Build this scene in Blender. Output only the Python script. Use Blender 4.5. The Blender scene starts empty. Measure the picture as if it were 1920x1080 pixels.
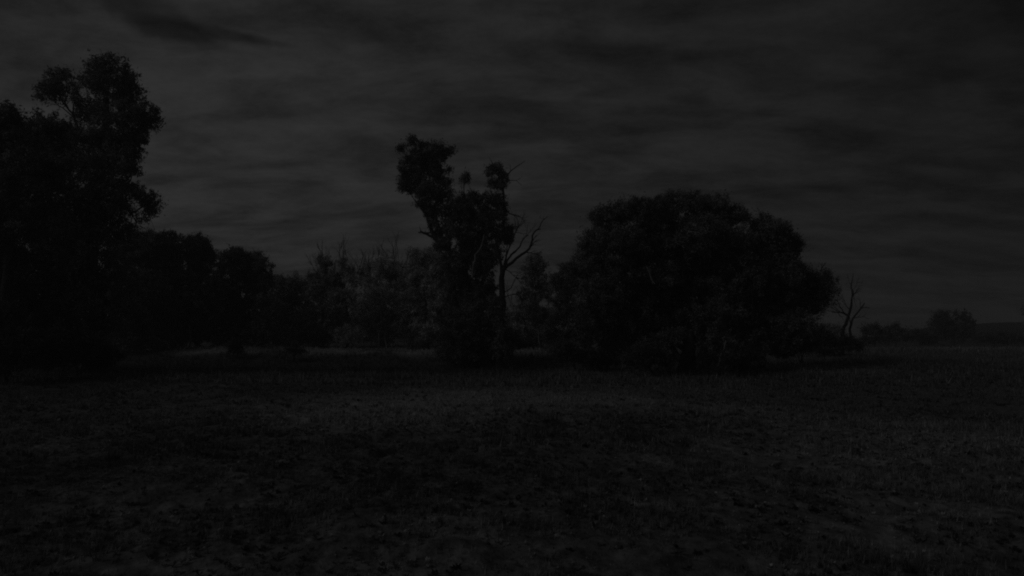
import bpy, math, numpy as np
from mathutils import Vector
R = math.radians
rng = np.random.default_rng(11)
scene = bpy.context.scene
C = scene.collection

# ---------------------------------------------------------------- camera, night sky, moon, exposure
CAM_H = 3.0
PITCH = R(5.1)
F = 1144.0                                   # focal length in pixels of the 1920 wide photograph
cam_d = bpy.data.cameras.new('camera')
cam_d.sensor_width = 36.0
cam_d.lens = 36.0 * F / 1920.0
cam_d.clip_start = 0.1
cam_d.clip_end = 20000
cam = bpy.data.objects.new('camera', cam_d)
C.objects.link(cam)
cam.location = (0, 0, CAM_H)
cam.rotation_euler = (R(90) + PITCH, 0, 0)
scene.camera = cam

MOON_AZ, MOON_EL = R(-118), R(36)             # left of the view, a little behind the camera
SKY = 0.0166
MOON = 0.085
mdir = Vector((math.sin(MOON_AZ) * math.cos(MOON_EL), math.cos(MOON_AZ) * math.cos(MOON_EL), math.sin(MOON_EL)))

world = bpy.data.worlds.new('World')
scene.world = world
world.use_nodes = True
nt = world.node_tree
nt.nodes.clear()
def N(t, **kw):
    n = nt.nodes.new(t)
    for k, v in kw.items():
        setattr(n, k, v)
    return n
def link(a, b): nt.links.new(a, b)
def math_n(op, a, b=None, c=None, clamp=False):
    n = N('ShaderNodeMath', operation=op, use_clamp=clamp)
    for i, v in enumerate((a, b, c)):
        if v is None: continue
        if isinstance(v, (int, float)): n.inputs[i].default_value = v
        else: link(v, n.inputs[i])
    return n.outputs[0]
def vdot(v, w):
    n = N('ShaderNodeVectorMath', operation='DOT_PRODUCT')
    link(v, n.inputs[0]); n.inputs[1].default_value = w
    return n.outputs['Value']
def smooth(v, a, b, lo=0.0, hi=1.0):
    n = N('ShaderNodeMapRange', interpolation_type='SMOOTHSTEP')
    link(v, n.inputs[0])
    for i, q in zip((1, 2, 3, 4), (a, b, lo, hi)): n.inputs[i].default_value = q
    return n.outputs[0]
tc = N('ShaderNodeTexCoord')
dirv = tc.outputs['Generated']
sky = N('ShaderNodeTexSky', sky_type='NISHITA', sun_disc=False)
sky.sun_elevation = MOON_EL
sky.sun_rotation = MOON_AZ % (2 * math.pi)
bw = N('ShaderNodeRGBToBW'); link(sky.outputs[0], bw.inputs[0])
sep = N('ShaderNodeSeparateXYZ'); link(dirv, sep.inputs[0])
X, Y_, Z = sep.outputs
den = math_n('ADD', math_n('MAXIMUM', Z, 0.0), 0.20)
U = math_n('DIVIDE', X, den); V = math_n('DIVIDE', Y_, den)
def cloud_noise(sx, sy, scale, detail, rough, dist=0.0, off=0.0):
    cmb = N('ShaderNodeCombineXYZ')
    link(math_n('MULTIPLY', U, sx), cmb.inputs[0]); link(math_n('MULTIPLY', V, sy), cmb.inputs[1])
    cmb.inputs[2].default_value = off
    n = N('ShaderNodeTexNoise'); link(cmb.outputs[0], n.inputs['Vector'])
    n.inputs['Scale'].default_value = scale; n.inputs['Detail'].default_value = detail
    n.inputs['Roughness'].default_value = rough; n.inputs['Distortion'].default_value = dist
    return n.outputs[0]
big = cloud_noise(0.55, 0.8, 0.9, 3, 0.5, 0.3, 3.1)
mid = cloud_noise(0.9, 1.7, 2.6, 5, 0.52, 0.5, 7.7)
fine = cloud_noise(1.1, 2.0, 6.0, 5, 0.58, 0.35, 1.3)
grit = cloud_noise(1.2, 1.6, 30.0, 8, 0.72, 0.0, 5.3)
cl = math_n('ADD', math_n('MULTIPLY', smooth(big, 0.3, 0.7), 0.26), math_n('MULTIPLY', smooth(mid, 0.34, 0.66), 0.62))
cl = math_n('ADD', cl, math_n('MULTIPLY', smooth(fine, 0.28, 0.72), 0.34))
cl = math_n('ADD', cl, math_n('MULTIPLY', smooth(grit, 0.2, 0.8), 0.22))
cl = math_n('ADD', cl, 0.30)
# moonlit side of the overcast is brighter: a very broad lobe round the moon
glow = math_n('MULTIPLY_ADD', vdot(dirv, (-0.94, 0.10, 0.33)), 0.50, 0.73)
cl = math_n('MULTIPLY', cl, glow)
# darker, thinner cloud deck away from the moon, low down to the right
cl = math_n('MULTIPLY', cl, math_n('SUBTRACT', 1.0, math_n('MULTIPLY', smooth(math_n('DIVIDE', X, math_n('MAXIMUM', Y_, 0.3)), -0.2, 1.1), 0.13)))
# two dark scraps of low cloud
def pix_dir(px, py):
    v = Vector(((px - 960) / F, 1.0, (540 - py) / F))
    c, s = math.cos(PITCH), math.sin(PITCH)
    return Vector((v.x, v.y * c - v.z * s, v.y * s + v.z * c)).normalized()
def scrap(px, py, rx, ry, tilt, strength, seed):
    d = pix_dir(px, py)
    e1 = Vector((d.y, -d.x, 0)).normalized(); e2 = e1.cross(d).normalized()
    c, s = math.cos(tilt), math.sin(tilt)
    a1 = e1 * c + e2 * s; a2 = e2 * c - e1 * s
    nn = N('ShaderNodeTexNoise'); link(dirv, nn.inputs['Vector'])
    nn.inputs['Scale'].default_value = 9.0 + seed; nn.inputs['Detail'].default_value = 4
    wob = math_n('MULTIPLY_ADD', nn.outputs[0], 0.9, -0.45)
    p = math_n('DIVIDE', vdot(dirv, tuple(a1)), rx / F)
    q = math_n('DIVIDE', vdot(dirv, tuple(a2)), ry / F)
    q = math_n('ADD', q, math_n('MULTIPLY', wob, 1.4)); p = math_n('ADD', p, wob)
    r = math_n('SQRT', math_n('ADD', math_n('MULTIPLY', p, p), math_n('MULTIPLY', q, q)))
    front = smooth(vdot(dirv, tuple(d)), 0.5, 0.8)
    return math_n('MULTIPLY', math_n('MULTIPLY', smooth(r, 0.35, 1.25, 1.0, 0.0), strength), front)
for a in ((335, 58, 80, 19, R(-1), 0.50, 14.0), (425, 66, 70, 12, R(-2), 0.45, 19.0), (490, 76, 50, 8, R(0), 0.30, 23.0), (285, 28, 80, 34, R(-12), 0.44, 11.0), (235, 4, 50, 24, R(-15), 0.25, 17.0), (390, 30, 90, 22, R(-4), 0.20, 13.0), (660, 62, 70, 18, R(0), 0.16, 8.0), (640, 400, 160, 16, R(0), 0.08, 5.5),
          (1310, 85, 330, 45, R(4), 0.16, 3.0), (1860, 110, 190, 60, R(3), 0.30, 3.5), (880, 205, 150, 22, R(6), 0.10, 4.0),
          (1160, 110, 120, 40, R(-25), 0.16, 5.0), (1750, 40, 300, 50, R(3), 0.20, 2.6)):
    cl = math_n('MULTIPLY', cl, math_n('SUBTRACT', 1.0, scrap(*a)))
tot = math_n('ADD', cl, math_n('MULTIPLY', bw.outputs[0], 0.01))
comb = N('ShaderNodeCombineColor')
for i in range(3): link(tot, comb.inputs[i])
bg = N('ShaderNodeBackground'); link(comb.outputs[0], bg.inputs[0]); bg.inputs[1].default_value = SKY
out = N('ShaderNodeOutputWorld'); link(bg.outputs[0], out.inputs[0])
world.cycles.sampling_method = 'MANUAL'
world.cycles.sample_map_resolution = 512

ml = bpy.data.lights.new('moon', 'SUN')
ml.energy = MOON
ml.angle = R(18)
ml.color = (1.0, 1.0, 1.0)
moon = bpy.data.objects.new('moon', ml); C.objects.link(moon)
moon.rotation_euler = (-mdir).to_track_quat('-Z', 'Y').to_euler()

scene.view_settings.view_transform = 'Standard'
scene.view_settings.look = 'None'
scene.view_settings.exposure = 0.15
scene.view_settings.gamma = 1
scene.view_settings.use_curve_mapping = False
scene.render.engine = 'CYCLES'
cy = scene.cycles
cy.use_adaptive_sampling = False
cy.use_denoising = False                     # the grain of a night camera
cy.light_sampling_threshold = 0.0
cy.max_bounces = 4; cy.diffuse_bounces = 2; cy.volume_bounces = 1
scene.render.film_transparent = False
cy.filter_width = 2.0

# ---------------------------------------------------------------- helpers
def ray(px, py):
    return pix_dir(px, py)
def P(px, py, Y):
    d = ray(px, py); t = Y / d.y
    return np.array((d.x * t, Y, CAM_H + d.z * t))
def mpp(Y): return Y / F                     # metres per photograph pixel at distance Y

_perm = np.random.default_rng(5).random((256, 256))
def vnoise(x, y):
    xi = np.floor(x).astype(int); yi = np.floor(y).astype(int)
    fx = x - xi; fy = y - yi
    fx = fx * fx * (3 - 2 * fx); fy = fy * fy * (3 - 2 * fy)
    g = lambda a, b: _perm[a & 255, b & 255]
    return (g(xi, yi) * (1 - fx) + g(xi + 1, yi) * fx) * (1 - fy) + (g(xi, yi + 1) * (1 - fx) + g(xi + 1, yi + 1) * fx) * fy
def fbm(x, y, o=4, r=0.55):
    s = 0; a = 1; t = 0
    for k in range(o):
        s = s + a * vnoise(x * 2 ** k + 17.3 * k, y * 2 ** k + 9.1 * k); t += a; a *= r
    return s / t
def sst(v, a, b):
    t = np.clip((v - a) / (b - a), 0, 1); return t * t * (3 - 2 * t)

def G(px, py):                               # point of level ground seen at a pixel
    d = ray(px, py); t = -CAM_H / d.z
    return d.x * t, d.y * t
# washed-out runnels in the flat: polylines on the ground with a width
RUN = [([G(715, 866), G(748, 852), G(780, 844), G(830, 842), G(880, 836), G(940, 832)], 0.38, 0.16),
       ([G(660, 830), G(700, 826), G(760, 822)], 0.55, 0.13),
       ([G(980, 818), G(1030, 806), G(1100, 800)], 0.8, 0.15),
       ([G(480, 788), G(520, 786), G(545, 793)], 0.7, 0.14),
       ([G(380, 1003), G(420, 1002), G(470, 1006)], 0.16, 0.09),
       ([G(170, 955), G(230, 948), G(300, 951)], 0.2, 0.1),
       ([G(1130, 842), G(1180, 838), G(1250, 846)], 0.4, 0.1)]
def seg_dist(x, y, pts):
    best = np.full(np.shape(x), 1e9)
    for (ax, ay), (bx, by) in zip(pts[:-1], pts[1:]):
        dx, dy = bx - ax, by - ay
        t = np.clip(((x - ax) * dx + (y - ay) * dy) / (dx * dx + dy * dy), 0, 1)
        best = np.minimum(best, np.hypot(x - ax - t * dx, y - ay - t * dy))
    return best
def runnel(x, y):
    s = np.zeros(np.shape(x))
    wob = (fbm(x * 2.1, y * 2.1, 3) - 0.5)
    for pts, w, d in RUN:
        s = np.maximum(s, d * (1 - sst(seg_dist(x, y, pts) + wob * w * 1.2, w * 0.25, w)))
    return s
def ground_z(x, y):
    x = np.asarray(x, float); y = np.asarray(y, float)
    r = np.hypot(x, y)
    near = sst(r, 2, 14)
    z = (fbm(x * 0.055, y * 0.055, 3) - 0.5) * 0.9 * near
    z = z + (fbm(x * 0.5 + 40, y * 0.5, 3) - 0.5) * 0.22 + (fbm(x * 1.7, y * 1.7 + 30, 2) - 0.5) * 0.12 + (fbm(x * 4.1 + 7, y * 4.1, 2) - 0.5) * 0.09 * (1 - sst(r, 20, 60))
    z = z * (1 - 0.7 * sst(r, 150, 260))
    z = z - runnel(x, y)
    # low bank that climbs to the right beyond the round tree
    # far bank of the creek, left and centre
    z = z + 1.9 * sst(y, 72, 86) * (1 - sst(x - 0.12 * y, -8, 8)) * (1 - sst(y, 240, 330))
    z = z + (0.55 + 0.7 * fbm(x * 0.07 + 3, y * 0.05, 3)) * sst(x - 0.35 * y, -4, 22) * sst(y, 38, 75) * (1 - sst(y, 150, 240))
    return z
# patches of pale dry grass (+) and darker ground (-), as on the flat
def ell(x, y, px, py, rx, ry):
    gx, gy = G(px, py); _, y1 = G(px, py - ry); _, y2 = G(px, py + ry)
    sx = rx / F * gy
    sy = np.where(y > gy, abs(y1 - gy), abs(y2 - gy))
    q = ((x - gx) / sx) ** 2 + ((y - gy) / sy) ** 2
    return np.exp(-q)
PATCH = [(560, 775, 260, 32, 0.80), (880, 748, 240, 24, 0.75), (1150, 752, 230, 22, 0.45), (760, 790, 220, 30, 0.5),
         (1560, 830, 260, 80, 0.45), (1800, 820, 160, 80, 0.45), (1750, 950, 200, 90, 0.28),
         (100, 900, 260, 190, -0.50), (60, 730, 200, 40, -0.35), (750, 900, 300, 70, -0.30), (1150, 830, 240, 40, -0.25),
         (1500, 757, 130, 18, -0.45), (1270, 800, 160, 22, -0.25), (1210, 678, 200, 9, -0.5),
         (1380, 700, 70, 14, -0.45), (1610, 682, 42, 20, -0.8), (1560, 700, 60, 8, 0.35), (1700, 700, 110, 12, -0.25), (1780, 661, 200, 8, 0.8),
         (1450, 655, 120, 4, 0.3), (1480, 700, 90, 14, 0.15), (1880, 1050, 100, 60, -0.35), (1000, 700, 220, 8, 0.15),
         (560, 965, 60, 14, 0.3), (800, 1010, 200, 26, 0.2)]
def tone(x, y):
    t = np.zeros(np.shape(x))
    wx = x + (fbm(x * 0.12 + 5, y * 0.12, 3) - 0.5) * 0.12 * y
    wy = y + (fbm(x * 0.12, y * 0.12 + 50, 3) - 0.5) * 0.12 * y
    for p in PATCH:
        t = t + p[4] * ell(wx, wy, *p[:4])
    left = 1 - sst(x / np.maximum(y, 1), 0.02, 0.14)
    t = t - 0.85 * sst(y, 52, 66) * (1 - sst(wy, 79, 83)) * left          # darker strip of ground along the creek
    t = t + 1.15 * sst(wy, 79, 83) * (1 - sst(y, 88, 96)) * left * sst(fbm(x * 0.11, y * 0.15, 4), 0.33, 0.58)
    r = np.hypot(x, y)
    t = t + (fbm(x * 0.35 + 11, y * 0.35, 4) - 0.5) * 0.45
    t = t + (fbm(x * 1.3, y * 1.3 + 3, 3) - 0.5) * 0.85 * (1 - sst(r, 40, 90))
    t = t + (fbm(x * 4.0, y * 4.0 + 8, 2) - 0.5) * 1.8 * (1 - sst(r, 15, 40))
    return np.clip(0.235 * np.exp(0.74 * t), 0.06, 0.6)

def set_tone(me, arr):
    a = me.attributes.new('tone', 'FLOAT', 'POINT'); a.data.foreach_set('value', np.asarray(arr, np.float32))
def mesh_np(name, verts, faces, k, mat, tones=None, smooth_=False):
    me = bpy.data.meshes.new(name)
    nv, nf = len(verts), len(faces)
    me.vertices.add(nv); me.vertices.foreach_set('co', np.asarray(verts, np.float32).ravel())
    me.loops.add(nf * k); me.loops.foreach_set('vertex_index', np.asarray(faces, np.int32).ravel())
    me.polygons.add(nf); me.polygons.foreach_set('loop_start', np.arange(nf, dtype=np.int32) * k)
    if smooth_: me.polygons.foreach_set('use_smooth', np.ones(nf, bool))
    me.update(calc_edges=True)
    if tones is not None: set_tone(me, tones)
    me.materials.append(mat)
    return me
def ob(name, me, parent=None, loc=None):
    o = bpy.data.objects.new(name, me); C.objects.link(o)
    if loc is not None: o.location = loc
    if parent is not None: o.parent = parent
    return o
def tag(o, label=None, cat=None, group=None, kind=None):
    if label: o['label'] = label
    if cat: o['category'] = cat
    if group: o['group'] = group
    if kind: o['kind'] = kind
    return o

# ---------------------------------------------------------------- materials (the place is seen by a black-and-white camera)
def material(name, base=None, attr=True, rough=0.95, noise=(8.0, 0.25), trans=0.0, bump=0.0):
    m = bpy.data.materials.new(name); m.use_nodes = True
    t = m.node_tree; b = t.nodes['Principled BSDF']
    b.inputs['Roughness'].default_value = rough
    b.inputs['Specular IOR Level'].default_value = 0.12
    co = t.nodes.new('ShaderNodeTexCoord')
    n = t.nodes.new('ShaderNodeTexNoise'); n.inputs['Scale'].default_value = noise[0]; n.inputs['Detail'].default_value = 4
    t.links.new(co.outputs['Object'], n.inputs['Vector'])
    mr = t.nodes.new('ShaderNodeMapRange'); t.links.new(n.outputs[0], mr.inputs[0])
    mr.inputs[1].default_value = 0.25; mr.inputs[2].default_value = 0.75
    mr.inputs[3].default_value = 1 - noise[1]; mr.inputs[4].default_value = 1 + noise[1]
    mu = t.nodes.new('ShaderNodeMath'); mu.operation = 'MULTIPLY'; t.links.new(mr.outputs[0], mu.inputs[0])
    if attr:
        at = t.nodes.new('ShaderNodeAttribute'); at.attribute_name = 'tone'; t.links.new(at.outputs['Fac'], mu.inputs[1])
    else: mu.inputs[1].default_value = base
    cc = t.nodes.new('ShaderNodeCombineColor')
    for i in range(3): t.links.new(mu.outputs[0], cc.inputs[i])
    t.links.new(cc.outputs[0], b.inputs['Base Color'])
    if bump:
        bp = t.nodes.new('ShaderNodeBump'); bp.inputs['Distance'].default_value = bump
        n2 = t.nodes.new('ShaderNodeTexNoise'); n2.inputs['Scale'].default_value = noise[0] * 2; n2.inputs['Detail'].default_value = 5
        t.links.new(co.outputs['Object'], n2.inputs['Vector'])
        t.links.new(n2.outputs[0], bp.inputs['Height']); t.links.new(bp.outputs[0], b.inputs['Normal'])
    if trans:
        tr = t.nodes.new('ShaderNodeBsdfTranslucent'); t.links.new(cc.outputs[0], tr.inputs[0])
        mx = t.nodes.new('ShaderNodeMixShader'); mx.inputs[0].default_value = trans
        t.links.new(b.outputs[0], mx.inputs[1]); t.links.new(tr.outputs[0], mx.inputs[2])
        t.links.new(mx.outputs[0], t.nodes['Material Output'].inputs[0])
    return m
M_ground = material('dry_soil_and_litter', noise=(5.0, 0.35), bump=0.05)
M_grass = material('dry_grass', noise=(3.0, 0.2), trans=0.3)
M_leaf = material('gum_leaves', noise=(0.9, 0.28), trans=0.2)
M_bark = material('rough_grey_bark', base=0.065, attr=False, noise=(3.0, 0.4), bump=0.06)
M_pale = material('pale_smooth_bark', base=0.24, attr=False, noise=(2.0, 0.35), bump=0.02)
M_dead = material('weathered_dead_wood', base=0.045, attr=False, noise=(3.0, 0.3), bump=0.03)
M_hill = material('scrubby_hillside', base=0.03, attr=False, noise=(0.06, 0.5), bump=2.0)

# ---------------------------------------------------------------- ground out to the horizon
ang = np.linspace(-math.pi, math.pi, 721)
ang = np.unique(np.concatenate([ang, np.linspace(R(-50), R(50), 900)]))
rad = np.concatenate([[0.05], np.geomspace(1.2, 400, 620), np.geomspace(430, 9000, 30)])
A, Q = np.meshgrid(ang, rad)
gx = np.sin(A) * Q; gy = np.cos(A) * Q
gz = ground_z(gx, gy) * np.where(Q > 400, 0, 1)
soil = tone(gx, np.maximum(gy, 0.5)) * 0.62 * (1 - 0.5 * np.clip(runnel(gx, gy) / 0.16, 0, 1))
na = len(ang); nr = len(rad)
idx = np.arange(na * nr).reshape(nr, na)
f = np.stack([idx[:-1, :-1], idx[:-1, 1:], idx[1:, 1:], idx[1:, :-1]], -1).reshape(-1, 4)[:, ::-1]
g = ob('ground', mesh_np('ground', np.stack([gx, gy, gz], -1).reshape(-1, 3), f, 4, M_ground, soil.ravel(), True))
tag(g, kind='structure')

# hill far off on the right
hx = np.linspace(-420, 420, 140); hy = np.linspace(-160, 160, 50)
HX, HY = np.meshgrid(hx, hy)
hz = 17.8 * np.exp(-(np.abs(HX) / 140) ** 3.0) * np.exp(-(HY / 95) ** 2) + (fbm(HX * 0.05, HY * 0.05, 4) - 0.5) * 3.0 * np.exp(-(HX / 300) ** 4) - 1.0
hz = np.where(np.abs(HY) > 150, -2, hz)
idx = np.arange(HX.size).reshape(HX.shape)
f = np.stack([idx[:-1, :-1], idx[:-1, 1:], idx[1:, 1:], idx[1:, :-1]], -1).reshape(-1, 4)
hp = P(2030, 640, 400)
h = ob('hill', mesh_np('hill', np.stack([HX, HY, hz], -1).reshape(-1, 3), f, 4, M_hill, None, True), loc=(hp[0], 400, 0))
tag(h, kind='structure')

# ---------------------------------------------------------------- grass: thin blades, nobody could count them
def blades(name, y0, y1, per_m2, hgt, wid, kind_tone=1.0, clump=0.0, pale_top=0.0, hw=0.92, pad=1.5):
    area = hw * (y1 * y1 - y0 * y0) + 2 * pad * (y1 - y0)
    n = int(area * per_m2)
    yy = np.sqrt(rng.random(n) * (y1 * y1 - y0 * y0) + y0 * y0)
    xx = (rng.random(n) * 2 - 1) * (hw * yy + pad)
    if clump > 0:                                   # gather into tufts
        cx = np.round(xx / clump + vnoise(xx / clump, yy / clump)) * clump
        cyy = np.round(yy / clump + vnoise(yy / clump + 9, xx / clump)) * clump
        jx = (vnoise(cx * 37.1, cyy * 53.3) - 0.5) * clump * 1.5; jy = (vnoise(cx * 91.7, cyy * 21.9) - 0.5) * clump * 1.5
        k = 0.45
        xx = xx * k + (cx + jx) * (1 - k); yy = yy * k + (cyy + jy) * (1 - k)
    dens = fbm(xx * 0.9 + 4, yy * 0.9, 3)
    keep = (rng.random(n) < 0.25 + 1.2 * sst(dens, 0.3, 0.7)) & (runnel(xx, yy) < 0.06)
    xx, yy = xx[keep], yy[keep]; n = len(xx)
    lush = fbm(xx * 0.8 + 70, yy * 0.8, 3)
    hh = hgt * (0.35 + 1.3 * rng.random(n)) * (0.4 + 1.2 * sst(lush, 0.3, 0.7))
    az = rng.random(n) * 2 * math.pi; lean = rng.normal(0, 0.75, n) + 0.15
    base = np.stack([xx, yy, ground_z(xx, yy) - 0.01], -1)
    side = np.stack([np.cos(az), np.sin(az), 0 * az], -1) * (wid * (0.6 + 0.8 * rng.random(n)) / 2)[:, None]
    la = az + math.pi / 2
    tip = base + np.stack([np.cos(la) * np.sin(lean) * hh, np.sin(la) * np.sin(lean) * hh, np.cos(lean) * hh], -1)
    v = np.stack([base - side, base + side, tip], 1).reshape(-1, 3)
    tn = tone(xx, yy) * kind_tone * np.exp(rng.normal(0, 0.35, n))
    tn = np.clip(tn, 0.04, 0.7)
    o = ob(name, mesh_np(name, v, np.arange(3 * n).reshape(-1, 3), 3, M_grass, np.repeat(tn, 3)))
    return o
tag(blades('short_grass', 3.5, 16, 1500, 0.075, 0.013, clump=0.16), 'short dry grass and weeds in the near paddock', 'grass', kind='stuff')
tag(blades('paddock_grass', 16, 42, 330, 0.12, 0.030, clump=0.30), 'dry paddock grass across the middle of the flat', 'grass', kind='stuff')
tag(blades('rank_grass', 42, 110, 38, 0.30, 0.075, clump=0.7), 'longer rank grass around the foot of the trees', 'grass', kind='stuff')
tag(blades('tall_pale_grass', 110, 240, 6, 0.60, 0.22, clump=1.5), 'tall pale grass in the far paddock beyond the trees', 'grass', kind='stuff')

def weeds(name, y0, y1, per_m2, size, mult, sd, seed):
    g = np.random.default_rng(seed)
    area = 0.92 * (y1 * y1 - y0 * y0)
    n = int(area * per_m2)
    yy = np.sqrt(g.random(n) * (y1 * y1 - y0 * y0) + y0 * y0); xx = (g.random(n) * 2 - 1) * (0.92 * yy + 1)
    keep = g.random(n) < sst(fbm(xx * 0.7 + 20, yy * 0.7 + seed, 3), 0.35, 0.62) * 1.0 + 0.12
    xx, yy = xx[keep], yy[keep]; n = len(xx); k = 9
    sz = size * np.clip(np.exp(g.normal(0, 0.3, n)), 0.5, 1.5)
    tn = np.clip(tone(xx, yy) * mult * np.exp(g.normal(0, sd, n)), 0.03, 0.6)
    az = g.random((n, k)) * 2 * math.pi; el = g.uniform(0.1, 1.1, (n, k)); L = sz[:, None] * g.uniform(0.6, 1.2, (n, k))
    off = g.normal(0, 0.25, (n, k, 2)) * sz[:, None, None]
    b = np.stack([xx[:, None] + off[..., 0], yy[:, None] + off[..., 1], np.zeros((n, k))], -1)
    b[..., 2] = ground_z(xx, yy)[:, None] + 0.01
    d = np.stack([np.cos(az) * np.cos(el), np.sin(az) * np.cos(el), np.sin(el)], -1) * L[..., None]
    w = np.stack([-np.sin(az), np.cos(az), 0 * az], -1) * (L * 0.28)[..., None]
    v = np.stack([b, b + d * 0.55 + w, b + d, b + d * 0.55 - w], 2).reshape(-1, 3)
    f = np.arange(len(v)).reshape(-1, 4)
    return ob(name, mesh_np(name, v, f, 4, M_grass, np.repeat(tn, 4 * k)))
tag(weeds('low_weeds', 4.5, 26, 16, 0.065, 0.42, 0.4, 3), 'dark low leafy weeds speckled through the near grass', 'weeds', kind='stuff')
tag(weeds('dry_weeds', 4.5, 26, 14, 0.045, 1.35, 0.28, 4), 'pale dry weed heads and leaf litter speckled through the near grass', 'weeds', kind='stuff')
tag(weeds('paddock_weeds', 24, 62, 2.5, 0.14, 0.6, 0.4, 6), 'darker weed clumps scattered across the middle of the paddock', 'weeds', kind='stuff')

# ---------------------------------------------------------------- trees
def tube(paths, sides=7, jit=0.0, closed_tip=True):
    """paths: list of (points Nx3, radii N) -> verts, quads"""
    V_, F_ = [], []; off = 0
    for pts, rr in paths:
        pts = np.asarray(pts, float); rr = np.asarray(rr, float)
        d = np.gradient(pts, axis=0); d /= (np.linalg.norm(d, axis=1)[:, None] + 1e-9)
        ref = np.array([0.13, 1.0, 0.07]) if abs(d[:, 1]).mean() < 0.8 else np.array([1.0, 0.1, 0.0])
        a = np.cross(d, ref); a /= (np.linalg.norm(a, axis=1)[:, None] + 1e-9)
        b = np.cross(d, a)
        th = np.arange(sides) * 2 * math.pi / sides
        ring = a[:, None, :] * np.cos(th)[None, :, None] + b[:, None, :] * np.sin(th)[None, :, None]
        wob = 1 + (rng.random((len(pts), sides)) - 0.5) * jit
        v = pts[:, None, :] + ring * (rr[:, None] * wob)[:, :, None]
        V_.append(v.reshape(-1, 3))
        n = len(pts)
        i = np.arange(n - 1)[:, None] * sides; j = np.arange(sides)[None, :]; j2 = (j + 1) % sides
        q = np.stack([i + j, i + j2, i + sides + j2, i + sides + j], -1).reshape(-1, 4) + off
        F_.append(q); off += n * sides
    return np.concatenate(V_), np.concatenate(F_)
def spline(pts, rr, step, wob=0.0):
    """Catmull-Rom through pts with radii, resampled, with a little crookedness"""
    pts = [np.asarray(p, float) for p in pts]
    e = [2 * pts[0] - pts[1]] + pts + [2 * pts[-1] - pts[-2]]
    out, ro = [], []
    for k in range(len(pts) - 1):
        p0, p1, p2, p3 = e[k:k + 4]
        m = max(2, int(np.linalg.norm(p2 - p1) / step))
        for t in np.arange(m) / m:
            out.append(0.5 * ((2 * p1) + (p2 - p0) * t + (2 * p0 - 5 * p1 + 4 * p2 - p3) * t * t + (3 * p1 - p0 - 3 * p2 + p3) * t ** 3))
            ro.append(rr[k] * (1 - t) + rr[k + 1] * t)
    out.append(pts[-1]); ro.append(rr[-1])
    out = np.array(out); ro = np.array(ro)
    if wob:
        w = rng.normal(0, 1, out.shape) * np.minimum(wob, ro[:, None] * 0.9 + wob * 0.3); w[0] = 0
        out = out + w
    return out, ro
def twigs(paths, start, dirn, length, radius, depth, spread=0.6, up=0.15, maxn=400):
    """recursive bare branching"""
    if depth < 0 or len(paths) > maxn: return
    n = 5
    pts = [np.asarray(start, float)]; d = np.asarray(dirn, float); d = d / np.linalg.norm(d)
    for k in range(n):
        d = d + rng.normal(0, 0.16, 3) + np.array([0, 0, up * 0.3]); d /= np.linalg.norm(d)
        pts.append(pts[-1] + d * length / n)
        if depth > 0 and k >= 1 and rng.random() < 0.75:
            s = rng.normal(0, spread, 3); dd = d + s; dd[2] += up
            twigs(paths, pts[-1], dd, length * rng.uniform(0.4, 0.7), radius * 0.55, depth - 1, spread, up, maxn)
    paths.append((pts, np.linspace(radius, radius * 0.3, n + 1)))

LEAF_K = 2.1                                 # leaves are bright in the near infrared a night camera sees
def foliage(blobs, leaf, puff, cover, base_tone, droop=0.5):
    """blobs: (centre xyz, radii xyz). Leaves in puffs that crowd the outside of each blob."""
    PO, TN = [], []
    for c, r in blobs:
        pa = math.pi * r[0] * r[2]
        m = max(12, int(3.6 * pa / (puff * puff)))
        u = rng.normal(0, 1, (m, 3)); u /= np.linalg.norm(u, axis=1)[:, None]
        q = rng.random(m) ** 0.45
        lump = 0.80 + 0.42 * vnoise(u[:, 0] * 2.3 + c[0] * 1.7 + 40, u[:, 2] * 2.3 + u[:, 1] * 1.9 + c[2] * 1.3 + 40)
        stray = rng.random(m) < 0.10
        q = np.where(stray, rng.uniform(0.95, 1.18, m), q) * lump
        pc = c + u * (q[:, None] * (r - puff * 0.10).clip(0.15))
        pr = puff * rng.uniform(0.30, 1.0, m); pr[stray] *= 0.55
        pt = LEAF_K * base_tone * np.exp(rng.normal(0, 0.22, m))
        lt = max(30, int(cover * 1.9 * pa / (0.28 * leaf[0] * leaf[1])))
        w = pr ** 2; k = rng.choice(m, lt, p=w / w.sum())
        # every puff is a drooping spray: stretched along its own direction
        ax = rng.normal(0, 1, (m, 3)) * np.array([1, 1, 0.7]) + u * 0.9 - np.array([0, 0, 0.25]); ax /= np.linalg.norm(ax, axis=1)[:, None]
        g = rng.normal(0, 1, (lt, 3)) * 0.34
        al = rng.normal(0, 0.62, lt)
        pos = pc[k] + (g + ax[k] * al[:, None]) * pr[k][:, None]
        PO.append(pos); TN.append(pt[k] * np.exp(rng.normal(0, 0.2, lt)))
    pos = np.concatenate(PO); tn = np.concatenate(TN); n = len(pos)
    d = rng.normal(0, 1, (n, 3)); d[:, 2] -= droop; d /= np.linalg.norm(d, axis=1)[:, None]
    e = np.cross(d, rng.normal(0, 1, (n, 3))); e /= np.linalg.norm(e, axis=1)[:, None]
    s = rng.uniform(0.6, 1.35, n)[:, None]
    L = leaf[0] * s; W = leaf[1] * s
    v = np.stack([pos - d * L * 0.5, pos + e * W * 0.5 + d * L * 0.05, pos + d * L * 0.5, ], 1)
    v[:, 1] -= 0; v[:, 0] -= e * W * 0.4
    return v.reshape(-1, 3), np.arange(3 * n).reshape(-1, 3), np.repeat(tn, 3)

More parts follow.
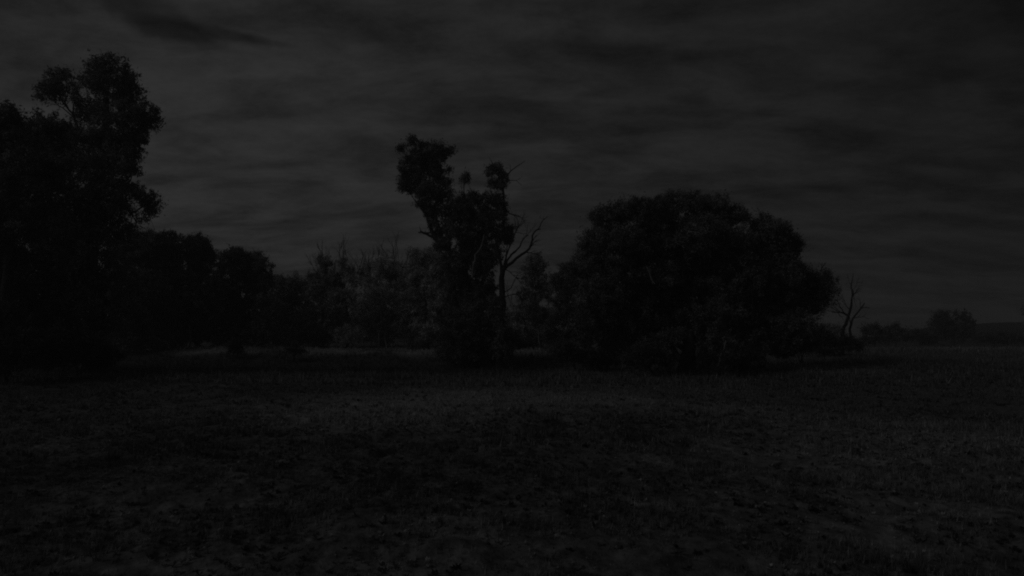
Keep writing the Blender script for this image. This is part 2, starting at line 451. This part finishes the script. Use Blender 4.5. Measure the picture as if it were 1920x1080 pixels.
def make_tree(name, label, cat, Y, base_px, blobs, trunk=None, limbs=(), r0=0.5, leaf=(0.30, 0.15), puff=0.7, cover=3.2,
              tn=0.075, group=None, bark=None, trunk_r=None, auto=6, depth=0.8, dead=(), twig=0, twig_len=2.0, spread_y=None):
    """blobs in photograph pixels (px, py, rx, ry[, dy metres]) at the tree's own distance Y."""
    bark = bark or M_bark
    bx = P(base_px, 640, Y)[0]
    bz = float(ground_z(bx, Y)) - 0.05
    org = np.array([bx, Y, bz])
    root = bpy.data.objects.new(name, None); C.objects.link(root); root.location = org
    root.empty_display_size = 0.5
    tag(root, label, cat, group)
    k = mpp(Y)
    # blobs to metres
    B = []
    xs = [b[0] for b in blobs]
    for i, b in enumerate(blobs):
        dy = b[4] if len(b) > 4 else (((i * 7) % 5) - 2) * 0.35 * b[2] * k
        Yb = Y + dy
        kk = mpp(Yb)
        c = P(b[0], b[1], Yb) - org
        rx, rz = b[2] * kk, b[3] * kk
        B.append((c, np.array([rx, max(rx, rz) * depth, rz])))
    # trunk
    if trunk is None:
        top = max(B, key=lambda q: q[0][2])[0] if B else np.array([0, 0, 5.0])
        mid = np.array([top[0] * 0.25, 0, top[2] * 0.4])
        tp = [np.array([0, 0, -0.1]), mid, top * np.array([0.8, 0.8, 0.85])]
        tr = [r0, r0 * 0.65, r0 * 0.15]
    else:
        tp = [P(a, b, Y) - org for a, b in trunk]
        tp[0] = np.array([tp[0][0], 0, -0.15])
        tr = trunk_r or list(np.linspace(r0, r0 * 0.3, len(tp)))
    pts, rr = spline(tp, tr, 0.7, 0.04)
    rr = rr * (1 + 0.5 * np.exp(-np.maximum(pts[:, 2], 0) / (r0 * 1.2 + 0.01)))
    v, f = tube([(pts, rr)], 9, 0.18)
    ob('trunk', mesh_np('trunk', v, f, 4, bark, None, True), root)
    # limbs that carry the blobs
    order = sorted(range(len(B)), key=lambda i: -B[i][1][0])[:auto]
    for i in order:
        c = B[i][0]
        cand = [j for j in range(len(pts)) if pts[j][2] < c[2] - 0.3] or [0]
        j = min(cand, key=lambda j: np.linalg.norm(pts[j] - (c - np.array([0, 0, 1.2 * B[i][1][2] + 1.0]))))
        s = pts[j]; md = (s + c) / 2 + np.array([0, 0, -0.10 * np.linalg.norm(c - s)]) + rng.normal(0, 0.2, 3)
        r1 = min(rr[j] * 0.6, 0.35 * r0 + 0.02)
        lp, lr = spline([s, md, c], [r1, r1 * 0.6, r1 * 0.2], 0.6, 0.05)
        paths = [(lp, lr)]
        for _ in range(3):
            q = lp[int(rng.uniform(0.5, 1) * (len(lp) - 1))]
            twigs(paths, q, (c - s) + rng.normal(0, 1, 3) * np.linalg.norm(c - s) * 0.5, B[i][1].mean() * 0.9, r1 * 0.3, 1)
        v, f = tube(paths, 5)
        ob('limb', mesh_np('limb', v, f, 4, bark, None, True), root)
    for lm in limbs:                                   # limbs drawn from the photograph
        q = [P(a, b, Y + lm.get('dy', 0)) - org for a, b in lm['p']]
        r = lm['r']; rl = np.linspace(r, r * lm.get('tip', 0.3), len(q))
        lp, lr = spline(q, list(rl), 0.5, 0.04)
        paths = [(lp, lr)]
        for _ in range(lm.get('tw', 0)):
            z = int(rng.uniform(0.3, 1) * (len(lp) - 1)); dd = lp[min(z + 1, len(lp) - 1)] - lp[max(z - 1, 0)]
            dd = dd / np.linalg.norm(dd) + rng.normal(0, 0.7, 3) * np.array([1, 0.6, 1]); 
            twigs(paths, lp[z], dd, lm.get('tl', 1.8), max(lr[z] * 0.5, 0.035), 1, 0.6, 0.2)
        v, f = tube(paths, 6, 0.1)
        o = ob(lm.get('name', 'limb'), mesh_np('limb', v, f, 4, lm.get('mat', bark), None, True), root)
        if lm.get('label'): o['label'] = lm['label']
    if twig:                                            # thin bare twigs standing out of the crown
        paths = []
        for _ in range(twig):
            c, r = B[rng.integers(len(B))]
            s = c + np.array([rng.uniform(-1, 1) * r[0] * 0.8, rng.uniform(-.5, .5) * r[1], r[2] * rng.uniform(0.2, 0.8)])
            twigs(paths, s, np.array([rng.normal(0, 0.35), rng.normal(0, 0.2), 1.0]), twig_len * rng.uniform(0.6, 1.3), 0.05, 2, 0.4, 0.3)
        v, f = tube(paths, 4)
        o = ob('bare_twigs', mesh_np('bare_twigs', v, f, 4, M_dead, None, True), root); o['kind'] = 'stuff'
    if B:
        v, f, t = foliage(B, leaf, puff, cover, tn)
        lo = 0.05                                         # nothing below the ground
        v[:, 2] = np.maximum(v[:, 2], lo)
        ob('crown', mesh_np('crown', v, f, 3, M_leaf, t), root)
    return root

GL = 'gum trees along the creek'
# --- the tall mass on the left
make_tree('gum_tree', 'tallest gum in the left clump, domed top, leafy side bough low on its right', 'tree', 53, 170,
  [(204,128,34,24),(184,136,24,24),(236,150,29,32),(200,160,46,36),(243,182,30,30),(266,212,28,30),(285,222,14,18),(292,212,8,12),(272,236,14,22),
   (175,205,30,30),(212,222,42,40),(170,262,38,26),(222,265,46,36),(256,272,20,32),(262,252,16,20),(205,305,50,36),(238,312,24,24),(160,305,45,36),
   (112,146,24,17),(122,138,15,11),(92,166,22,16),(108,168,26,15),(76,182,11,9),(138,165,10,10),(150,196,14,12),(141,182,10,10),(150,222,14,12),(98,186,10,6),(152,150,9,9),
   (248,352,18,13),(262,368,24,18),(282,382,18,22),(286,395,12,10),(272,408,8,8),(230,375,18,24),
   (200,360,45,45),(150,380,60,50),(215,420,45,40),(140,460,70,60),(190,540,80,80)],
  trunk=[(178,695),(180,600),(172,480),(182,380),(190,300),(200,200),(205,130)], r0=0.75, trunk_r=[0.75,0.6,0.5,0.42,0.32,0.2,0.08], group=GL,
  limbs=[dict(p=[(183,320),(150,255),(142,225),(125,200),(108,175)], r=0.16), dict(p=[(128,203),(118,188),(100,178)], r=0.07), dict(p=[(142,225),(136,208),(140,190),(130,172)], r=0.08), dict(p=[(122,200),(124,184),(116,165)], r=0.06, tw=3, tl=1.2), dict(p=[(140,222),(118,204),(104,192),(88,184)], r=0.06, tw=3, tl=1.0),
         dict(p=[(190,400),(225,385),(245,398),(262,392),(280,375)], r=0.16, tw=4), dict(p=[(200,380),(222,350),(243,330),(256,305)], r=0.13, tw=2),
         dict(p=[(245,398),(252,410),(258,430)], r=0.05, tw=2), dict(p=[(240,345),(248,330),(258,318)], r=0.07)],
  auto=7, tn=0.12, cover=1.8, puff=0.58)
make_tree('gum_tree', 'rounded gum cut by the left edge of the photo, beside the tallest gum', 'tree', 49, 8,
  [(8,222,28,34),(-30,250,50,50),(34,232,16,20),(10,270,45,40),(-40,330,60,60),(25,330,45,45),(0,410,60,60),(-20,520,80,90)], r0=0.55, group=GL, tn=0.10)
make_tree('gum_tree', 'level-topped lower gum filling the gap between the edge tree and the tallest gum', 'tree', 56, 92,
  [(62,240,20,20),(92,238,36,24),(130,252,22,24),(70,270,40,35),(115,285,40,38),(80,330,60,45),(60,410,70,60),(120,430,60,60),(80,520,90,80),(90,610,90,70)], r0=0.5, group=GL, tn=0.11)
make_tree('gum_tree', 'dark bushy gum beneath the leafy side bough of the tallest gum', 'tree', 86, 255,
  [(290,452,24,24),(262,462,32,34),(312,470,22,30),(236,478,36,40),(290,510,45,50),(240,560,70,70),(300,590,50,65),(215,620,60,60),(280,640,60,30)], r0=0.4, group=GL, tn=0.10)
make_tree('wattle_tree', 'narrow dark tree just left of the notch of sky in the left tree line', 'tree', 88, 326,
  [(321,452,15,20),(326,478,20,26),(320,520,26,40),(325,590,30,50)], r0=0.25, group=GL, tn=0.09, auto=3)
make_tree('gum_tree', 'round-headed tree just right of the notch of sky in the left tree line', 'tree', 90, 372,
  [(362,455,22,22),(380,462,18,20),(392,480,12,16),(358,480,20,22),(378,500,28,34),(352,530,26,40),(385,560,42,60),(360,610,45,40)], r0=0.3, group=GL, tn=0.09, auto=4,
  limbs=[dict(p=[(355,652),(357,630),(352,600)], r=0.16, tip=0.7, mat=M_pale, dy=-3, label='pale stem')])
make_tree('gum_tree', 'broad low tree with two humps right of the round-headed tree', 'tree', 92, 452,
  [(428,490,26,27),(448,482,20,19),(475,492,22,22),(492,500,18,16),(470,520,38,34),(425,530,28,40),(500,528,14,20),(450,570,62,50),(500,590,26,45),(430,620,50,38),(490,630,30,30)], r0=0.4, group=GL, tn=0.10, auto=5, cover=2.9)
# --- lighter, lower trees beyond, in the middle
GM = 'low scrubby trees beyond the middle of the paddock'
make_tree('scrub_tree', 'low flat-topped tree in the dip of the tree line, right of the two-humped tree', 'tree', 102, 540,
  [(530,535,24,22),(558,532,24,20),(545,560,40,35),(520,590,30,40),(560,600,38,42),(540,635,40,20)], r0=0.3, leaf=(0.42,0.2), puff=0.9, group=GM, tn=0.20, auto=3)
make_tree('scrub_tree', 'ragged thin-leaved tree with dead twigs poking up, left of the middle dip', 'tree', 97, 606,
  [(612,500,12,18),(602,487,8,10),(595,520,20,14),(620,525,20,18),(600,550,34,24),(630,560,24,24),(600,600,38,34),(590,635,34,18)], r0=0.25, leaf=(0.36,0.16), puff=0.7,
  cover=2.3, group=GM, tn=0.17, auto=6, twig=16, twig_len=2.2,
  limbs=[dict(p=[(606,640),(604,580),(608,530),(600,495),(596,470)], r=0.13, tip=0.2, tw=4), dict(p=[(608,540),(590,505),(578,490)], r=0.06, tw=3)])
make_tree('scrub_tree', 'twiggy half-bare tree with gaps of sky, third from the dip of the tree line', 'tree', 96, 652,
  [(642,492,12,12),(650,510,14,14),(632,535,22,16),(665,528,18,14),(680,512,14,12),(690,500,10,8),(650,560,30,22),(640,600,34,30),(655,630,34,20)], r0=0.25, leaf=(0.36,0.16), puff=0.7,
  cover=1.7, group=GM, tn=0.22, auto=6, twig=22, twig_len=2.4,
  limbs=[dict(p=[(650,640),(652,590),(645,530),(640,490),(634,470)], r=0.12, tip=0.2, tw=5), dict(p=[(648,560),(668,520),(680,480),(676,466)], r=0.08, tip=0.3, tw=5)])
make_tree('scrub_tree', 'pale scrub tree with a grey leafy dome and fine dead twigs above it', 'tree', 104, 722,
  [(722,498,32,20),(700,520,30,24),(745,515,26,26),(720,545,45,30),(690,580,32,36),(740,590,45,45),(705,620,45,26)], r0=0.3, leaf=(0.42,0.2), puff=0.9, cover=2.6,
  group=GM, tn=0.30, auto=5, twig=26, twig_len=2.6,
  limbs=[dict(p=[(745,540),(742,500),(738,470),(734,452)], r=0.09, tip=0.3, tw=5), dict(p=[(755,540),(762,495),(766,460)], r=0.08, tip=0.3, tw=5),
         dict(p=[(700,560),(705,510),(712,478)], r=0.06, tip=0.3, tw=4)])
make_tree('scrub_tree', 'grey leafy tree right behind the left side of the crooked gum', 'tree', 100, 800,
  [(790,480,24,20),(815,490,26,26),(780,520,32,34),(825,530,34,36),(795,570,48,45),(840,590,34,40),(800,625,55,28)], r0=0.35, leaf=(0.42,0.2), puff=0.9, cover=2.9,
  group=GM, tn=0.26, auto=5, twig=6)
make_tree('sapling', 'young gum with upright pale stem, leftmost of two stems under the pale scrub tree', 'tree', 96, 711,
  [(708,600,12,16),(716,585,10,12)], trunk=[(711,664),(711,645),(709,620),(710,600)], r0=0.13, leaf=(0.36,0.16), tn=0.07, auto=1, bark=M_pale, cover=2.0, group='pale-stemmed saplings')
make_tree('sapling', 'young gum with leaning pale stem, rightmost of two stems under the pale scrub tree', 'tree', 95, 727,
  [(722,610,12,14),(732,592,11,14)], trunk=[(729,666),(725,650),(722,632),(724,612)], r0=0.14, leaf=(0.36,0.16), tn=0.07, auto=1, bark=M_pale, cover=2.0, group='pale-stemmed saplings')
# --- crooked old gum in the middle
dk = 'dead grey limb reaching into the sky'
make_tree('river_gum', 'crooked old gum with a leafy head leaning left and bare dead limbs on its right', 'tree', 74, 884,
  [(750,276,9,10),(771,266,12,12),(790,284,22,20),(815,280,22,16),(832,288,15,16),(846,282,6,8),(775,300,20,20),(805,308,30,26),(757,322,12,20),(785,335,30,22),
   (756,348,16,9),(770,352,22,12),(822,335,20,26),(840,345,9,18),(842,318,5,8),(800,362,30,20),(828,368,20,18),(792,385,12,10),
   (872,333,12,11),(930,318,17,12),(918,326,9,8),(942,326,10,10),(925,345,13,13),(945,345,9,14),
   (865,380,28,16),(898,372,26,14),(930,375,20,16),(945,388,12,16),(850,400,32,24),(885,405,38,28),(920,408,28,26),(815,405,18,22),(828,435,22,22),(860,440,34,28),
   (900,445,36,30),(938,440,18,18),(955,428,12,14),(952,450,12,12),(920,475,24,22),(880,480,38,28),(850,500,30,30),(908,505,22,26),
   (868,545,36,36),(900,555,30,34),(920,545,14,26),(880,610,50,42),(925,620,24,36),(850,640,36,30),(895,655,46,26),(845,590,30,40,2),(915,590,30,40,2),(850,660,34,22),(925,660,24,20),(828,460,18,14),(808,395,14,12),(938,600,16,40,-4.6),(946,640,22,36,-5),(930,662,26,22),(925,572,14,20,-4.5)],
  trunk=[(884,690),(884,640),(878,580),(872,520),(868,470),(880,420)], r0=0.85, trunk_r=[0.85,0.72,0.62,0.5,0.36,0.2], puff=0.62, cover=2.7, tn=0.10, auto=5, leaf=(0.3,0.14),
  limbs=[dict(p=[(872,520),(850,480),(822,452),(805,420),(798,380),(790,330),(800,290)], r=0.36, tip=0.15, tw=3),
         dict(p=[(840,470),(820,452),(804,441),(795,437),(787,434)], r=0.2, tip=0.6, name='broken_stub'),
         dict(p=[(845,470),(838,440),(842,405)], r=0.16), dict(p=[(815,440),(795,400),(776,372),(760,350)], r=0.1),
         dict(p=[(868,470),(878,420),(875,385),(870,360),(873,340)], r=0.16, tip=0.25, tw=2), dict(p=[(882,385),(885,360),(878,345)], r=0.05),
         dict(p=[(884,405),(884,375),(888,352)], r=0.04),
         dict(p=[(886,520),(888,498),(893,478),(903,462),(908,440)], r=0.15, tip=0.5, mat=M_pale, dy=-4.2, label='pale smooth limb'),
         dict(p=[(890,560),(918,500),(940,440),(945,400),(944,350),(942,325)], r=0.25, tip=0.35),
         dict(p=[(944,332),(930,315),(922,303),(918,295)], r=0.07, tip=0.3, tw=1, tl=1.0, mat=M_dead, name='dead_limb'),
         dict(p=[(945,335),(958,322),(970,312),(984,302)], r=0.09, tip=0.3, tw=1, tl=0.9, mat=M_dead, name='dead_limb'),
         dict(p=[(945,345),(958,338),(968,339),(978,348)], r=0.06, tip=0.3, tw=1, tl=0.8, mat=M_dead, name='dead_limb'),
         dict(p=[(944,385),(955,400),(968,403),(974,406)], r=0.09, tip=0.4, tw=2, tl=1.6, mat=M_dead, name='dead_limb'),
         dict(p=[(945,420),(948,450),(965,440),(972,422),(985,412)], r=0.05, tip=0.4, tw=2, tl=1.6, mat=M_dead, name='dead_limb'),
         dict(p=[(842,288),(850,280),(862,278)], r=0.04, tip=0.3, mat=M_dead, name='dead_limb')])
make_tree('dead_tree', 'leafless dead tree with forked limbs standing against the right side of the crooked gum', 'dead tree', 70, 938,
  [], trunk=[(938,688),(940,620),(942,560),(941,520),(946,498)], r0=0.42, trunk_r=[0.46,0.40,0.36,0.32,0.22], bark=M_dead, auto=0,
  limbs=[dict(p=[(941,522),(938,490),(932,465),(930,450)], r=0.2, tip=0.5, tw=2, tl=1.2),
         dict(p=[(945,505),(960,492),(978,478),(992,466),(998,448),(1001,436),(1014,429)], r=0.2, tip=0.3, tw=3, tl=1.5),
         dict(p=[(1003,434),(1012,424),(1018,414),(1027,407)], r=0.07, tip=0.4, tw=1, tl=0.9),
         dict(p=[(945,505),(952,488),(962,475),(975,462),(981,448),(990,440)], r=0.14, tip=0.3, tw=4, tl=1.5),
         dict(p=[(944,500),(950,478),(958,458),(966,436),(974,424),(984,414)], r=0.11, tip=0.3, tw=4, tl=1.5),
         dict(p=[(945,500),(950,470),(949,450)], r=0.09, tip=0.3, tw=2, tl=1.4),
         dict(p=[(942,550),(958,540),(968,520),(976,530),(986,545)], r=0.06, tip=0.4, tw=4, tl=1.6),
         dict(p=[(948,505),(962,515),(974,528)], r=0.05, tip=0.4, tw=3, tl=1.4),
         dict(p=[(942,560),(960,552),(975,556),(985,565)], r=0.06, tip=0.4, tw=4, tl=1.4)])
# --- behind, between crooked gum and round tree
make_tree('scrub_tree', 'grey tangled scrub tree in the gap behind the dead forked tree', 'tree', 100, 968,
  [(965,588,20,16),(985,575,16,14),(955,612,28,24),(985,610,28,26),(965,638,40,20)], r0=0.2, leaf=(0.42,0.2), puff=0.8, group=GM, tn=0.22, auto=3, cover=2.2, twig=12, twig_len=2.4)
make_tree('gum_tree', 'narrow upright tree beyond the dead tree, left of the round crown', 'tree', 108, 1005,
  [(1004,492,18,20),(1000,515,24,26),(1012,545,24,26),(990,560,24,24),(1000,600,28,26),(1010,630,32,20)], r0=0.3, leaf=(0.42,0.2), puff=0.9, group=GM, tn=0.20, auto=4)
make_tree('sapling', 'thin gum with a pale straight stem below the narrow upright tree', 'tree', 93, 1011,
  [(1008,598,16,14),(1018,585,14,12),(1000,580,12,12)], trunk=[(1012,665),(1011,640),(1009,610),(1010,585)], r0=0.15, leaf=(0.36,0.16), tn=0.07, auto=2, bark=M_pale, cover=2.0, group='pale-stemmed saplings')
make_tree('scrub_tree', 'small rounded tree tucked against the left foot of the round crown', 'tree', 82, 1062,
  [(1062,512,22,24),(1045,530,14,18),(1080,530,26,30),(1055,565,26,34),(1075,610,32,40),(1040,620,24,30)], r0=0.3, leaf=(0.36,0.18), puff=0.8, group=GM, tn=0.22, auto=4)
# --- the great round tree
make_tree('spreading_tree', 'huge round-crowned spreading tree, the broadest in the paddock, right of centre', 'tree', 60, 1285,
  [(1200,392,44,26),(1280,388,50,28),(1325,392,38,28),(1235,400,46,30),(1140,412,32,26),(1120,405,14,16),(1165,398,26,22),(1370,408,24,22),(1395,405,10,10),
   (1430,425,32,24),(1455,431,30,24),(1478,456,18,22),(1498,460,8,12),(1160,450,55,40),(1230,445,60,42),(1310,445,60,42),(1380,455,45,38),(1440,470,48,40),
   (1120,475,42,42),(1095,505,34,36),(1150,520,50,44),(1220,520,60,48),(1300,520,62,50),(1380,525,56,46),(1450,525,46,44),(1495,515,26,26),(1522,525,24,22),(1550,524,20,16),(1545,545,20,18),
   (1500,560,44,34),(1120,565,50,44),(1190,590,55,44),(1270,590,60,44),(1350,595,58,44),(1430,600,52,40),(1490,610,38,32),(1105,615,40,34),(1160,640,40,26),(1400,640,44,26),(1460,645,30,20),
   (1240,632,40,24),(1320,636,40,22),(1180,470,60,50,2),(1260,480,70,50,3),(1340,490,70,50,2),(1420,500,60,46,2),(1200,560,70,50,3),(1300,560,80,50,3),(1400,565,70,46,3),(1480,570,46,40,2),(1520,560,30,26,1),(1486,488,14,14),(1375,402,22,18),(1345,395,22,20)],
  trunk=[(1286,704),(1288,670),(1296,630),(1290,580),(1280,500),(1275,430)], r0=0.8, trunk_r=[0.8,0.66,0.5,0.4,0.3,0.15], puff=0.75, cover=3.3, tn=0.105, auto=12, leaf=(0.23,0.12), depth=0.95,
  limbs=[dict(p=[(1288,690),(1258,650),(1230,600),(1190,530),(1160,470)], r=0.34, tip=0.25), dict(p=[(1292,690),(1335,640),(1370,590),(1410,520),(1440,460)], r=0.34, tip=0.25),
         dict(p=[(1345,690),(1352,665),(1362,640)], r=0.10, tip=0.6, mat=M_pale, dy=-5, label='thin pale lower branch'),
         
         dict(p=[(1530,530),(1540,505),(1548,492)], r=0.04, tip=0.4, tw=2, tl=0.8, mat=M_dead, name='dead_limb'),
         dict(p=[(1225,530),(1219,515),(1214,500)], r=0.07, tip=0.5, mat=M_pale, dy=-6.5)])
# --- dead tree standing alone on the right
make_tree('dead_tree', 'bare dead tree standing alone against the sky right of the round crown', 'dead tree', 92, 1592, [],
  trunk=[(1578,655),(1580,625),(1586,608),(1590,592),(1596,572),(1598,552),(1596,538),(1598,525),(1600,512)], r0=0.28, trunk_r=[0.30,0.25,0.23,0.2,0.15,0.10,0.08,0.055,0.03], bark=M_dead, auto=0,
  limbs=[dict(p=[(1596,655),(1594,625),(1596,605),(1604,592),(1612,580),(1622,568)], r=0.22, tip=0.3, tw=3, tl=1.6),
         dict(p=[(1590,592),(1580,586),(1570,586),(1560,584)], r=0.16, tip=0.3, tw=4, tl=1.6),
         dict(p=[(1588,590),(1578,580),(1572,568),(1566,560)], r=0.10, tip=0.3, tw=4, tl=1.6),
         dict(p=[(1593,580),(1586,572),(1582,558)], r=0.07, tip=0.3, tw=3, tl=1.4),
         dict(p=[(1598,555),(1604,549),(1612,540)], r=0.09, tip=0.3, tw=3, tl=1.2), dict(p=[(1597,535),(1592,528),(1590,520)], r=0.035, tip=0.4, tw=2, tl=0.7), dict(p=[(1598,545),(1605,535),(1606,526)], r=0.035, tip=0.4, tw=2, tl=0.8),
         dict(p=[(1600,545),(1601,560),(1606,576)], r=0.06, tip=0.4, tw=1, tl=1.0),
         dict(p=[(1612,580),(1622,576),(1632,578)], r=0.07, tip=0.3, tw=2, tl=1.0)])
# --- far right
make_tree('far_tree', 'distant tree with a twin-humped crown on the right skyline', 'tree', 215, 1785,
  [(1768,595,13,13),(1757,606,14,12),(1780,610,20,16),(1806,594,14,12),(1818,604,10,10),(1800,616,20,14),(1745,622,14,8),(1775,625,34,12),(1805,631,28,9),(1735,632,22,8)], r0=0.6, leaf=(0.8,0.4), puff=1.7, cover=2.6, tn=0.06, auto=3)
make_tree('far_tree', 'faint distant tree cut by the right edge of the photo above the hill', 'tree', 260, 1932,
  [(1932,582,18,18),(1945,600,24,22),(1930,612,14,16)], r0=0.6, leaf=(0.9,0.45), puff=1.9, cover=0.45, tn=0.10, auto=2)
def shrub(label, px, Y, blobs, tn=0.06, group='shrubs along the far side of the paddock', leaf=None):
    s = max(0.26, Y * 0.0038)
    return make_tree('shrub', label, 'shrub', Y, px, blobs, r0=0.1, leaf=leaf or (s, s * 0.45), puff=s * 2.4, cover=2.8, tn=tn, auto=2, group=group)
shrub('low dark shrub hiding the foot of the lone dead tree', 1575, 88, [(1540,630,24,18),(1560,641,22,12),(1535,648,30,14),(1592,642,20,12),(1606,646,14,8),(1558,656,36,8)], 0.05)
shrub('round shrub directly right of the lone dead tree', 1640, 165, [(1624,620,10,8),(1640,615,10,8),(1652,624,9,7),(1636,633,24,11)])
shrub('lumpy wide shrub midway between the lone dead tree and the twin-humped tree', 1680, 175, [(1664,619,10,7),(1678,614,8,7),(1692,621,9,7),(1680,633,30,10)])
shrub('lowest shrub in the row, left of the twin-humped tree', 1722, 185, [(1710,628,16,8),(1728,626,14,9),(1740,634,22,10)])
shrub('shrub under the hill, right of the twin-humped tree', 1860, 190, [(1845,634,26,9),(1880,633,28,10),(1912,636,20,8)])
shrub('scraggy shrub beside the right foot of the round crown', 1500, 70, [(1490,648,28,16),(1515,640,22,20),(1470,660,22,12)], 0.055)
GS = 'undergrowth shrubs under the trees'
shrub('dark undergrowth shrub at the foot of the tree cut by the left edge', 20, 44, [(20,650,70,40),(-30,610,60,60),(70,665,50,26)], 0.045, GS)
shrub('dark undergrowth shrub in front of the tallest gum', 150, 50, [(140,650,60,40),(185,665,36,24),(110,620,50,50)], 0.045, GS)
shrub('undergrowth shrub below the broad two-humped tree', 445, 78, [(436,650,9,13),(443,657,15,6),(450,646,6,9)], 0.05, GS)
shrub('undergrowth shrub below the flat-topped tree', 552, 77, [(549,650,7,13),(557,658,15,5),(541,656,8,6)], 0.06, GS)
shrub('undergrowth shrub left of the crooked gum', 815, 92, [(790,650,32,16),(830,645,32,26)], 0.07, GS)
shrub('undergrowth shrub right of the dead forked tree', 975, 92, [(960,640,24,18),(985,648,20,12)], 0.06, GS)
shrub('leafy undergrowth between the small rounded tree and the round crown', 1080, 66, [(1060,660,30,20),(1100,665,36,20),(1140,672,34,18)], 0.06, GS)
shrub('dark undergrowth at the right of the round tree trunk', 1380, 56, [(1360,680,34,20),(1400,672,34,24),(1330,676,26,18)], 0.04, GS)
shrub('dark undergrowth at the left of the round tree trunk', 1225, 57, [(1200,668,40,22),(1245,674,28,18)], 0.045, GS)

# the wood beyond, one dark mass seen between the nearer trees
B = []
for px in np.arange(-60, 1560, 26):
    Yw = rng.uniform(185, 225)
    top = 600 - 22 * rng.random() if px < 1150 else 612 - 10 * rng.random()
    if 960 < px < 1060: top += 0
    r = rng.uniform(20, 30)
    for t in np.arange(top + r * 0.7, 648, r * 0.8):
        kk = mpp(Yw); c = P(px + rng.uniform(-8, 8), t, Yw)
        B.append((c, np.array([r * kk * 1.1, r * kk, r * kk * 0.8])))
v, f, t = foliage(B, (1.1, 0.5), 2.0, 2.2, 0.12)
v[:, 2] = np.maximum(v[:, 2], -0.3)
tag(ob('distant_wood', mesh_np('distant_wood', v, f, 3, M_leaf, t)), 'dark distant wood seen between and behind the nearer trees', 'wood', kind='stuff')

# a few loose pale stones and sticks lying in the near grass
import bmesh
def rock_mesh(seed):
    r = np.random.default_rng(seed); bm = bmesh.new(); bmesh.ops.create_icosphere(bm, subdivisions=2, radius=1)
    for v in bm.verts:
        v.co *= 1 + (r.random() - 0.5) * 0.28; v.co.z *= 0.6
    me = bpy.data.meshes.new('stone'); bm.to_mesh(me); bm.free(); me.materials.append(M_pale); return me
for (px, py, s, lb) in ((1567, 942, 0.055, 'small pale stone in the grass at the lower right, the brightest speck there'),
                        (1397, 1030, 0.045, 'small pale stone near the bottom edge, right of centre'),
                        (1704, 981, 0.06, 'flat pale stone in the grass towards the lower right corner')):
    x, y = G(px, py); o = ob('stone', rock_mesh(px), loc=(x, y, float(ground_z(x, y)) + 0.06)); o.scale = (s, s, s)
    tag(o, lb, 'stone', 'pale stones in the near grass')

# ---------------------------------------------------------------- thin night mist
hz_me = bpy.data.meshes.new('haze'); bm = bmesh.new(); bmesh.ops.create_cube(bm, size=1); bm.to_mesh(hz_me); bm.free()
hm = bpy.data.materials.new('mist'); hm.use_nodes = True; t = hm.node_tree; t.nodes.clear()
vp = t.nodes.new('ShaderNodeVolumePrincipled'); mo = t.nodes.new('ShaderNodeOutputMaterial')
vp.inputs['Density'].default_value = 0.0012; vp.inputs['Color'].default_value = (0.9, 0.9, 0.9, 1); vp.inputs['Anisotropy'].default_value = 0.2
t.links.new(vp.outputs[0], mo.inputs['Volume']); hz_me.materials.append(hm)
hz = ob('haze', hz_me, loc=(0, 300, 19)); hz.scale = (2600, 1400, 44)
hz.location.z = -3 + 22; hz['kind'] = 'stuff'
